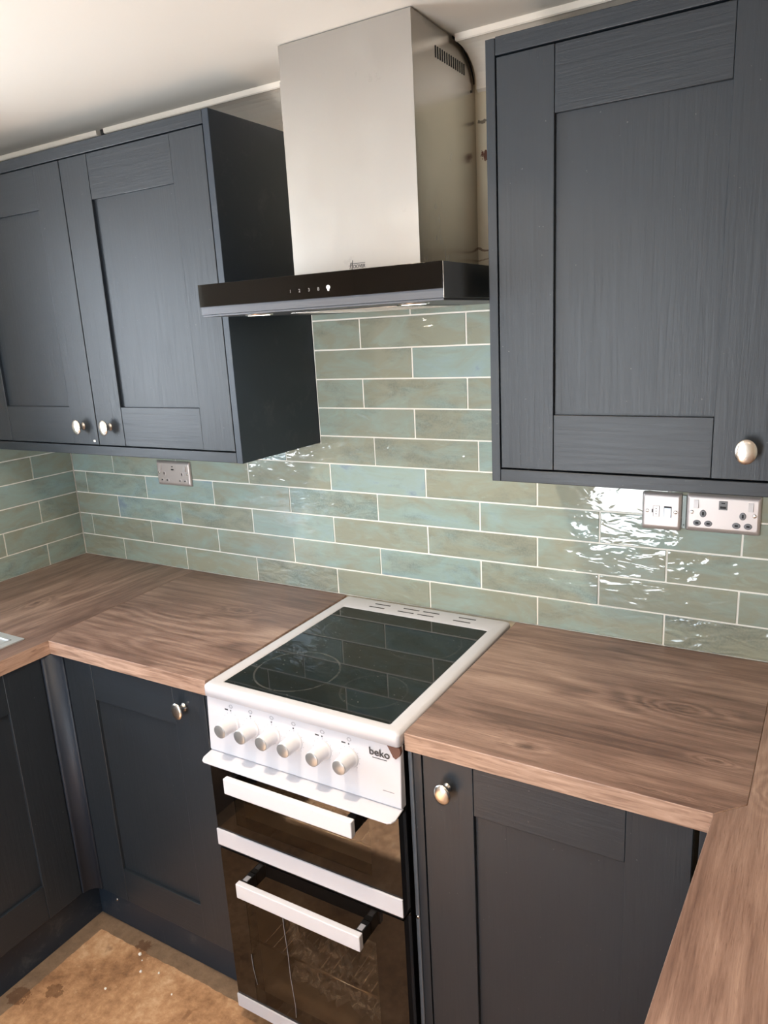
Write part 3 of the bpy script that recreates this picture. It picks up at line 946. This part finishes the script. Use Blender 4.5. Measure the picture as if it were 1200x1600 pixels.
# hob frame: white enamel ring
GX0, GX1, GY0, GY1 = 1.195, 1.6245, -0.578, -0.088
b = new()
outer = [(CX0, -0.606), (CX1, -0.606), (CX1, -0.010), (CX0, -0.010)]
def rounded(x0, x1, y0, y1, r, n=5):
    pts = []
    for cx, cy, a0 in ((x1 - r, y1 - r, 0), (x0 + r, y1 - r, PI / 2), (x0 + r, y0 + r, PI), (x1 - r, y0 + r, 1.5 * PI)):
        for k in range(n + 1):
            a = a0 + PI / 2 * k / n
            pts.append((cx + r * math.cos(a), cy + r * math.sin(a)))
    return pts
def loft(b, loops, smooth=True, mi=0):
    rows = [[b.verts.new(V(*p)) for p in lp] for lp in loops]
    n = len(rows[0])
    for A, B in zip(rows[:-1], rows[1:]):
        for k in range(n):
            f = b.faces.new((A[k], A[(k + 1) % n], B[(k + 1) % n], B[k])); f.smooth = smooth; f.material_index = mi
    return rows
def lp(x0, x1, y0, y1, r, z): return [(x, y, z) for x, y in rounded(x0, x1, y0, y1, r)]
loft(b, [lp(CX0 + .004, CX1 - .004, -0.598, -0.012, .006, -0.026), lp(CX0, CX1, -0.606, -0.010, .009, -0.024), lp(CX0, CX1, -0.606, -0.010, .009, -0.004),
         lp(CX0 + .0012, CX1 - .0012, -0.6045, -0.011, .009, 0.0), lp(CX0 + .005, CX1 - .005, -0.600, -0.014, .009, 0.0035), lp(CX0 + .010, CX1 - .010, -0.595, -0.018, .008, 0.0045),
         lp(GX0 - .003, GX1 + .003, GY0 - .003, GY1 + .003, .004, 0.0045), lp(GX0, GX1, GY0, GY1, .003, 0.0036), lp(GX0, GX1, GY0, GY1, .003, -0.004)])
obj('hob_frame', b, 'white', t)
b = new(); prism(b, rounded(GX0 + .0005, GX1 - .0005, GY0 + .0005, GY1 - .0005, .003), -0.003, 0.0034, 'z'); hg = obj('hob_glass', b, 'hob', t)
b = new()
for cx in (1.288, 1.372, 1.428, 1.535):
    pass
for cx, cy in ((1.293, -0.038), (1.287, -0.061), (1.383, -0.038), (1.377, -0.061), (1.443, -0.038), (1.437, -0.061), (1.548, -0.038), (1.542, -0.061)):
    box(b, cx - .024, cx + .024, cy - .0022, cy + .0022, 0.0042, 0.0049, 0.0)
v = obj('vent', b, 'black_matt', t); v['label'] = 'dark slotted steam vents at the back of the hob'
# control panel (leans slightly)
b = new()
prism(b, [(-0.598, -0.0265), (-0.606, -0.158), (-0.600, -0.1605), (-0.586, -0.1605), (-0.586, -0.0265)], CX0 + .001, CX1 - .001, 'x')
cp = obj('control_panel', b, 'white', t)
md = cp.modifiers.new('soft_edge', 'BEVEL'); md.width = 0.002; md.segments = 2; md.limit_method = 'ANGLE'
def py(z): return -0.598 - 0.008 * (-0.0265 - z) / 0.1315
KX = [1.229, 1.285, 1.343, 1.401, 1.474, 1.539]
kz = -0.079
kn0 = None
for i, kx in enumerate(KX):
    b = new()
    lathe(b, (kx, py(kz) + 0.001, kz), [(0.0215, 0.0), (0.0215, 0.003), (0.0195, 0.0048), (0.0175, 0.006), (0.0172, 0.016), (0.0166, 0.0175), (0.0163, 0.036), (0.0158, 0.0395), (0.0152, 0.0402)], 'y', 36)
    k = obj('control_knob', b, 'white_plastic', t)
    b = new()
    lathe(b, (kx, py(kz) + 0.001, kz), [(0.0154, 0.0385), (0.0154, 0.0408), (0.0144, 0.0414), (0.0, 0.0404)], 'y', 36)
    c = obj('knob_cap', b, 'chrome_cap', k); c['label'] = 'spun silver metal cap'
# printed marks
b = new()
def mark(b, x, z, w, h, d=0.0004):
    box(b, x - w / 2, x + w / 2, py(z) - d, py(z) + 0.0005, z - h / 2, z + h / 2)
for i, kx in enumerate(KX):
    b = new(); mark(b, kx - 0.001, -0.0495, 0.003, 0.003)
    obj('printed_dot', b, 'print', cp)
    if i in (0, 4, 5):
        b = new(); mark(b, kx - 0.0135, -0.0490, 0.0095, 0.003); obj('printed_dash', b, 'print', cp)
    b = new()
    for j in range(10):
        a = 2 * PI * j / 10
        mark(b, kx + 0.0045 * math.cos(a), -0.0395 + 0.0035 * math.sin(a), 0.0018, 0.0014)
    for j in range(11):
        a = PI * 1.25 - 1.5 * PI * j / 10
        mark(b, kx + 0.0245 * math.cos(a), kz + 0.0245 * math.sin(a), 0.0012, 0.0012)
    obj('printed_scale', b, 'print_light', cp)
bz = -0.0605
text_mesh('brand_badge', 'beko', 0.0235, 'print', cp, (1.6095, py(bz) - 0.0006, bz + 0.003), (1, 0, 0), (0, -0.06, 1), 0.0003, 0, 1.0)
b = new(); mark(b, 1.6095, bz - 0.0025, 0.033, 0.0013, 0.0006); obj('badge_underline', b, 'print', cp)
b = new(); mark(b, 1.628, -0.128, 0.026, 0.0016); obj('faint_print', b, 'print_light', cp)
# scorched corner
b = new()
pts = [(1.6300, -0.0262), (1.6572, -0.0262), (1.6590, -0.0350), (1.6560, -0.0440), (1.6480, -0.0520), (1.6420, -0.0490), (1.6370, -0.0390)]
prism(b, pts, -0.6035, -0.5950, 'y'); sc_o = obj('scorched_corner', b, 'scorch', t); sc_o['label'] = 'brown chipped patch at the front right corner'
# heat deflector lip
b = new()
lo = [(CX0 + .001, -0.598), (CX0 + .001, -0.630), (CX0 + .006, -0.6395), (CX0 + .013, -0.643), (CX1 - .013, -0.643), (CX1 - .006, -0.6395), (CX1 - .001, -0.630), (CX1 - .001, -0.598)]
A = [b.verts.new(V(x, y, -0.1605 - (-(y) - 0.598) * 0.14)) for x, y in lo]
B = [b.verts.new(V(x, y, -0.1640 - (-(y) - 0.598) * 0.14)) for x, y in lo]
b.faces.new(A); b.faces.new(B[::-1])
for i in range(len(lo)):
    j = (i + 1) % len(lo); b.faces.new((A[i], A[j], B[j], B[i]))
hs = obj('heat_deflector', b, 'white', t); md = hs.modifiers.new('soft_edge', 'BEVEL'); md.width = 0.0012; md.segments = 2; md.limit_method = 'ANGLE'
# oven doors
DF = -0.6165
def oven_door(z0, z1, win, band, hz):
    b = new()
    wx0, wx1, wz0, wz1 = win
    D0, D1 = CX0 + .005, CX1 - .003
    for x0, x1, a, c in ((D0, wx0, z0, z1), (wx1, D1, z0, z1), (wx0, wx1, z0, wz0), (wx0, wx1, wz1, z1)):
        box(b, x0, x1, DF, -0.587, a, c)
    bmesh.ops.remove_doubles(b, verts=b.verts[:], dist=1e-6)
    d = obj('oven_door', b, 'door_glass', t)
    b = new(); box(b, wx0 + .0003, wx1 - .0003, DF + .0004, DF + .003, wz0 + .0003, wz1 - .0003); obj('window_pane', b, 'window_glass', d)
    b = new(); box(b, D0 - .001, D1 + .001, DF - .004, DF - .0002, band[0], band[1], 0.0008); s_ = obj('trim_strip', b, 'white', d)
    hx0, hx1 = 1.245, 1.5745
    b = new(); box(b, hx0, hx1, -0.664, -0.650, hz - .0185, hz + .0185, 0.002); h = obj('handle', b, 'white_plastic', d); h['label'] = 'white bar handle'
    for x0, x1 in ((hx0 + .002, hx0 + .020), (hx1 - .020, hx1 - .002)):
        b = new(); box(b, x0, x1, -0.650, DF - .0002, hz - .016, hz + .016, 0.001)
        obj('handle_bracket', b, 'black', h)
    return d, h
d1, h1 = oven_door(-0.399, -0.172, (1.224, 1.586, -0.330, -0.200), (-0.400, -0.3575), -0.1945)
d2, h2 = oven_door(-0.868, -0.411, (1.224, 1.583, -0.828, -0.495), (-0.869, -0.832), -0.463)
for x in (1.2505, 1.5575):
    b = new(); box(b, x, x + .012, -0.645, -0.629, -0.4469, -0.4462); obj('bracket_label', b, 'print_light', h2)
b = new(); box(b, CX0 + .006, CX1 - .006, DF + .003, -0.58, -0.4105, -0.4000); obj('door_gap_strip', b, 'black', t)
b = new()
for x in (CX0 + .04, CX1 - .04):
    for y in (-0.54, -0.08):
        pass
fx = [(CX0 + .04, -0.54), (CX1 - .04, -0.54), (CX0 + .04, -0.08), (CX1 - .04, -0.08)]
b.free()
for x, y in fx:
    b = new(); lathe(b, (x, y, -W), [(0, 0), (0.018, 0), (0.018, 0.012), (0.009, 0.014), (0.009, 0.034), (0, 0.034)], 'z', 16); obj('foot', b, 'black_matt', t)
# film streak left on the lower door: torn protective film edge
b = new()
tube(b, [(1.334, -0.6172, -0.50), (1.334, -0.6174, -0.56), (1.338, -0.6172, -0.63), (1.339, -0.6174, -0.70), (1.345, -0.6172, -0.78), (1.344, -0.6174, -0.815)], 0.0008, 5)
tube(b, [(1.222, -0.6172, -0.69), (1.224, -0.6174, -0.73), (1.231, -0.6172, -0.775)], 0.0006, 5)
st = obj('drip_streak', b, 'print_light', d2); st['label'] = 'pale dried drip lines down the glass'

# ------------------------------------------------------------------ extractor hood
t = thing('extractor_hood', (1.425, -0.2, 0.797), 'stainless chimney extractor hood with a black glass control fascia over the hob', 'extractor hood')
HX0, HX1, HY = 1.139, 1.713, -0.465
b = new()
fs = box(b, HX0, HX1, HY + .004, -0.0008, 0.797, 0.857, 0.0)
obj('canopy', b, 'steel_x', t)
b = new(); box(b, HX0, HX1 - .0015, HY, HY + .0036, 0.8125, 0.8585, 0.0006); fa = obj('glass_fascia', b, 'fascia', t)
b = new(); box(b, HX1 + 0.0002, HX1 + .0016, HY, -0.0008, 0.7968, 0.858, 0.0004); sp = obj('side_panel', b, 'steel_side', t)
b = new(); box(b, HX0 + .002, HX1 - .002, HY + .006, -0.002, 0.7925, 0.7968, 0.0008); up = obj('underside_plate', b, 'steel_x', t)
for x in (1.245, 1.62):
    b = new(); lathe(b, (x, -0.40, 0.7924), [(0.030, 0.0), (0.029, -0.0022), (0.024, -0.0024)], 'z', 28); lathe(b, (x, -0.40, 0.7924), [(0.024, -0.0024), (0.022, -0.0018), (0, -0.0018)], 'z', 28, mi=1)
    obj('hood_lamp', b, ['nickel', 'lamp'], up)
b = new(); box(b, 1.30, 1.56, -0.36, -0.06, 0.7905, 0.7924, 0.0008)
for k in range(24): box(b, 1.31, 1.55, -0.35 + k * .012, -0.346 + k * .012, 0.7899, 0.7904)
obj('grease_filter', b, 'nickel', up)
# chimney: lower outer sleeve and upper inner sleeve
QX0, QX1, QY = 1.2655, 1.580, -0.290
def sleeve(x0, x1, y0, y1, z0, z1, cut=False):
    """open three-sided steel sleeve with real thickness; the upper one is cut round for the coving"""
    b = new()
    w = 0.0012
    box(b, x0, x1, y0, y0 + w, z0, z1, 0, 0)
    if not cut:
        box(b, x0, x0 + w, y0 + w, y1, z0, z1, 0, 1); box(b, x1 - w, x1, y0 + w, y1, z0, z1, 0, 1)
    else:
        pts = [(y0 + w, z0), (0.0065, z0)]
        pts += [(0.0062, 1.268), (0.000, 1.280), (-0.012, 1.294), (-0.028, 1.307), (-0.048, 1.318), (-0.072, 1.325), (-0.100, z1), (y0 + w, z1)]
        for xx in (x0, x1 - w): prism(b, pts, xx, xx + w, 'x', 1)
    return b
lo_s = obj('chimney_sleeve', sleeve(QX0, QX1, QY, 0.0070, 0.8575, 1.2600), ['steel', 'steel_side'], t)
up_s = obj('chimney_sleeve', sleeve(QX0 + .0014, QX1 - .0014, QY + .0014, 0.0065, 1.240, 1.3275, True), ['steel', 'steel_side'], t)
b = new()
for k in range(14):
    y = -0.186 + k * 0.0106
    z = 1.2685 
    box(b, QX1 - .0016, QX1 - .0006, y - .0019, y + .0019, z, z + 0.0215)
vn = obj('vent', b, 'black_matt', up_s); vn['label'] = 'row of black vent slots'
b = new(); lathe(b, (QX1 + 0.0001, -0.016, 1.243), [(0.0028, 0), (0.0028, 0.0006), (0, 0.0008)], 'x', 12); obj('screw', b, 'black_matt', lo_s)
# black strip in place of the gap's shadow, following the coving cut
b = new()
tube(b, [(1.577, y, z) for y, z in ((0.004, 1.262), (0.0025, 1.272), (-0.006, 1.286), (-0.018, 1.299), (-0.034, 1.310), (-0.054, 1.319), (-0.078, 1.325), (-0.102, 1.3275))], 0.0032, 8)
obj('gap_shadow_strip', b, 'black_matt', up_s)
# lettering
tz = 0.8265
for s_, x in (('1', 1.382), ('2', 1.404), ('3', 1.427), ('B', 1.449)):
    text_mesh('control_icon', s_, 0.0085, 'icon_dim', fa, (x, HY - .0002, tz), (1, 0, 0), (0, 0, 1), 0.0002)
b = new()
lathe(b, (1.472, HY - .0001, tz + 0.0045), [(0, 0), (0.0040, 0.0), (0.0040, 0.0004), (0, 0.0004)], 'y', 18)
box(b, 1.4705, 1.4735, HY - .0005, HY - .0001, tz - .0022, tz + .0015)
c = obj('light_icon', b, 'icon', fa); c['label'] = 'white lit bulb symbol'
gx, gz = 1.4295, 0.8760
text_mesh('brand_lettering', 'OOVER', 0.0095, 'print', lo_s, (gx + 0.0055, QY - .0003, gz), (1, 0, 0), (0, 0, 1), 0.0002, 0.12, 0.95)
b = new()
def stroke(b, pts, w):
    for (xa, za), (xb, zb) in zip(pts[:-1], pts[1:]):
        dx, dz = xb - xa, zb - za; L = math.hypot(dx, dz); nx, nz = -dz / L * w / 2, dx / L * w / 2
        prism(b, [(xa + nx, za + nz), (xb + nx, zb + nz), (xb - nx, zb - nz), (xa - nx, za - nz)], QY - .0006, QY - .0001, 'y')
stroke(b, [(gx - .0175, gz - .001), (gx - .0135, gz + .012)], 0.0011)
stroke(b, [(gx - .0125, gz - .003), (gx - .0095, gz + .016)], 0.0011)
stroke(b, [(gx - .020, gz + .0050), (gx - .010, gz + .0062)], 0.0009)
stroke(b, [(gx - .0165, gz + .0092), (gx + .021, gz + .0092)], 0.0011)
obj('brand_monogram', b, 'print', lo_s)

# ------------------------------------------------------------------ sockets
def socket(x0, x1, z0, z1, label, group, grey, kind='double', name='double_socket'):
    t = thing(name, ((x0 + x1) / 2, 0.0, z0), label, 'socket' if kind == 'double' else 'switch')
    b = new()
    rows = [lp2 for lp2 in ([(x, -0.0002, z) for x, z in rounded(x0, x1, z0, z1, .003)], [(x, -0.0045, z) for x, z in rounded(x0, x1, z0, z1, .003)],
            [(x, -0.0085, z) for x, z in rounded(x0 + .003, x1 - .003, z0 + .006, z1 - .006, .003)], [(x, -0.0095, z) for x, z in rounded(x0 + .006, x1 - .006, z0 + .010, z1 - .010, .003)])]
    R_ = loft(b, rows); b.faces.new(R_[-1]); b.faces.new(R_[0][::-1])
    obj('faceplate', b, 'plate', t)
    F = -0.0095
    cx, cz, w = (x0 + x1) / 2, (z0 + z1) / 2, x1 - x0
    ins = 'insert' if grey else 'plate'
    def pin(px, pz, vertical, par):
        b = new()
        lathe(b, (px, F, pz), [(0.0072, 0), (0.0072, 0.0006), (0.0060, 0.0009), (0, 0.0009)], 'y', 20, sx=0.92 if vertical else 1.12, sz=1.15 if vertical else 0.92)
        o = obj('pin_socket', b, ins, t)
        b = new()
        hw, hh = (0.0018, 0.0038) if vertical else (0.0032, 0.0019)
        box(b, px - hw, px + hw, F - .0012, F - .0009, pz - hh, pz + hh); obj('pin_hole', b, 'black_matt', o)
    def screw(px, pz):
        b = new(); lathe(b, (px, F, pz), [(0.0042, 0), (0.0040, 0.0008), (0.0028, 0.0013), (0, 0.0013)], 'y', 16); box(b, px - .003, px + .003, F - .0016, F - .0012, pz - .0004, pz + .0004); obj('screw', b, 'nickel', t)
    def rocker(px, pz, ww=0.0095, hh=0.0175):
        b = new()
        prism(b, [(F, pz - hh / 2), (F, pz + hh / 2), (F - .0015, pz + hh / 2), (F - .005, pz - hh / 2)], px - ww / 2, px + ww / 2, 'x')
        obj('rocker_switch', b, 'plate', t)
    if kind == 'double':
        rocker(x0 + .0195, z1 - .0225); rocker(x1 - .0195, z1 - .0225)
        screw(x0 + .0115, cz + .001); screw(x1 - .0115, cz + .001)
        for bx in (x0 + .034, x1 - .034):
            pin(bx, cz - .001, True, None); pin(bx - .0112, cz - .0225, False, None); pin(bx + .0112, cz - .0225, False, None)
        b = new(); box(b, cx - .0085, cx + .0085, F - .001, F, z1 - .032, z1 - .0125, 0.0004); u = obj('usb_module', b, ins, t)
        b = new(); box(b, cx - .0036, cx + .0036, F - .0014, F - .001, z1 - .0185, z1 - .0160); box(b, cx - .0058, cx + .0058, F - .0014, F - .001, z1 - .029, z1 - .0242); obj('usb_port', b, 'black_matt', u)
    else:
        screw(x0 + .0115, cz); screw(x1 - .0115, cz)
        b = new(); box(b, cx - .0175, cx - .0035, F - .001, F, cz - .0125, cz + .0125, 0.0008); fh = obj('fuse_carrier', b, 'plate', t)
        b = new(); box(b, cx - .0200, cx - .0176, F - .0008, F, cz - .0035, cz + .0045); obj('release_slot', b, 'black_matt', fh)
        b = new()
        for dx, dz in ((-.0105, .006), (-.0105, 0), (-.0105, -.006)): box(b, cx + dx - .0012, cx + dx + .0012, F - .0013, F - .001, cz + dz - .0008, cz + dz + .0008)
        box(b, cx - .0172, cx - .0166, F - .0012, F - .001, cz - .0120, cz + .0120); box(b, cx - .0044, cx - .0038, F - .0012, F - .001, cz - .0120, cz + .0120)
        obj('moulded_mark', b, 'print', fh)
        b = new(); box(b, cx + .0055, cx + .0215, F - .0006, F, cz - .0125, cz + .0125, 0.0003)
        rs = obj('rocker_frame', b, 'print', t)
        b = new(); prism(b, [(F - .0007, cz - .0115), (F - .0007, cz + .0085), (F - .0015, cz + .0085), (F - .0045, cz - .0115)], cx + .0065, cx + .0205, 'x'); obj('rocker_switch', b, 'chrome_cap', t)
    return t
socket(0.4355, 0.5825, 0.2885, 0.3685, 'steel double socket with ports, tight under the double wall cabinet on the left', None, False)
socket(2.0630, 2.2085, 0.2850, 0.3690, 'wide steel double socket with grey inserts under the right wall cabinet', None, True)
socket(1.9700, 2.0525, 0.2815, 0.3665, 'square steel fused switch plate just left of the right-hand double socket', None, False, 'spur', 'fused_switch')
b = new(); box(b, 2.0535, 2.0620, -0.004, 0.0012, 0.288, 0.362, 0.0006); lathe(b, (2.0578, -0.004, 0.296), [(0.002, 0), (0.002, 0.001), (0, 0.0013)], 'y', 10)
o = obj('back_box', b, 'gap_grey', origin=(2.0578, 0, 0.288)); tag(o, 'grey strip of back box in the gap between the switch plate and double socket', 'back box')

# ------------------------------------------------------------------ small bits
random.seed(8)
for i, (x, y, s_) in enumerate(((0.779, -0.600, 0.0045), (0.826, -0.640, 0.004), (0.874, -0.620, 0.003), (0.783, -0.722, 0.0035), (0.80, -0.612, 0.002), (0.955, -0.652, 0.0025))):
    b = new(); bmesh.ops.create_icosphere(b, subdivisions=2, radius=s_, matrix=Matrix.Translation(V(x, y, -W + s_ * 0.5)))
    for v in b.verts: v.co += Vector((random.uniform(-1, 1), random.uniform(-1, 1), random.uniform(-1, 1))) * s_ * 0.15; v.co.z = max(v.co.z, 0.0)
    o = obj('plaster_crumb', b, 'crumb', origin=(x, y, -W))
    tag(o, 'white plaster crumb on the bare brown floor, ' + ['nearest the dark drip by the plinth', 'in the middle of the scattered crumbs', 'nearest the cooker along the plinth', 'largest of those away from the plinth', 'smallest, just beside the dark drip', 'furthest right, in front of the cooker'][i], 'debris', 'plaster crumbs on the floor')
b = new()
tube(b, [(0.012, -0.02, 1.236), (0.016, -0.07, 1.262), (0.030, -0.10, 1.290), (0.024, -0.112, 1.306), (0.020, -0.112, 1.329)], 0.0028, 8)
tube(b, [(0.030, -0.10, 1.290), (0.055, -0.095, 1.283), (0.08, -0.10, 1.265)], 0.002, 8)
o = obj('cable', b, 'cable', origin=(0.02, -0.1, 1.236)); tag(o, 'thin dark cable poking out at the coving in the top left corner', 'cable')
for (x, y) in ((1.45, -1.05), (2.5, -2.0)):
    b = new(); lathe(b, (x, y, CZ), [(0.045, -0.0005), (0.045, -0.006), (0.036, -0.010), (0.036, -0.004), (0, -0.004)], 'z', 32)
    o = obj('downlight', b, 'white_plastic', origin=(x, y, CZ)); tag(o, 'round white recessed ceiling downlight ' + ('over the cooker side' if x < 2 else 'over the dining side'), 'light')
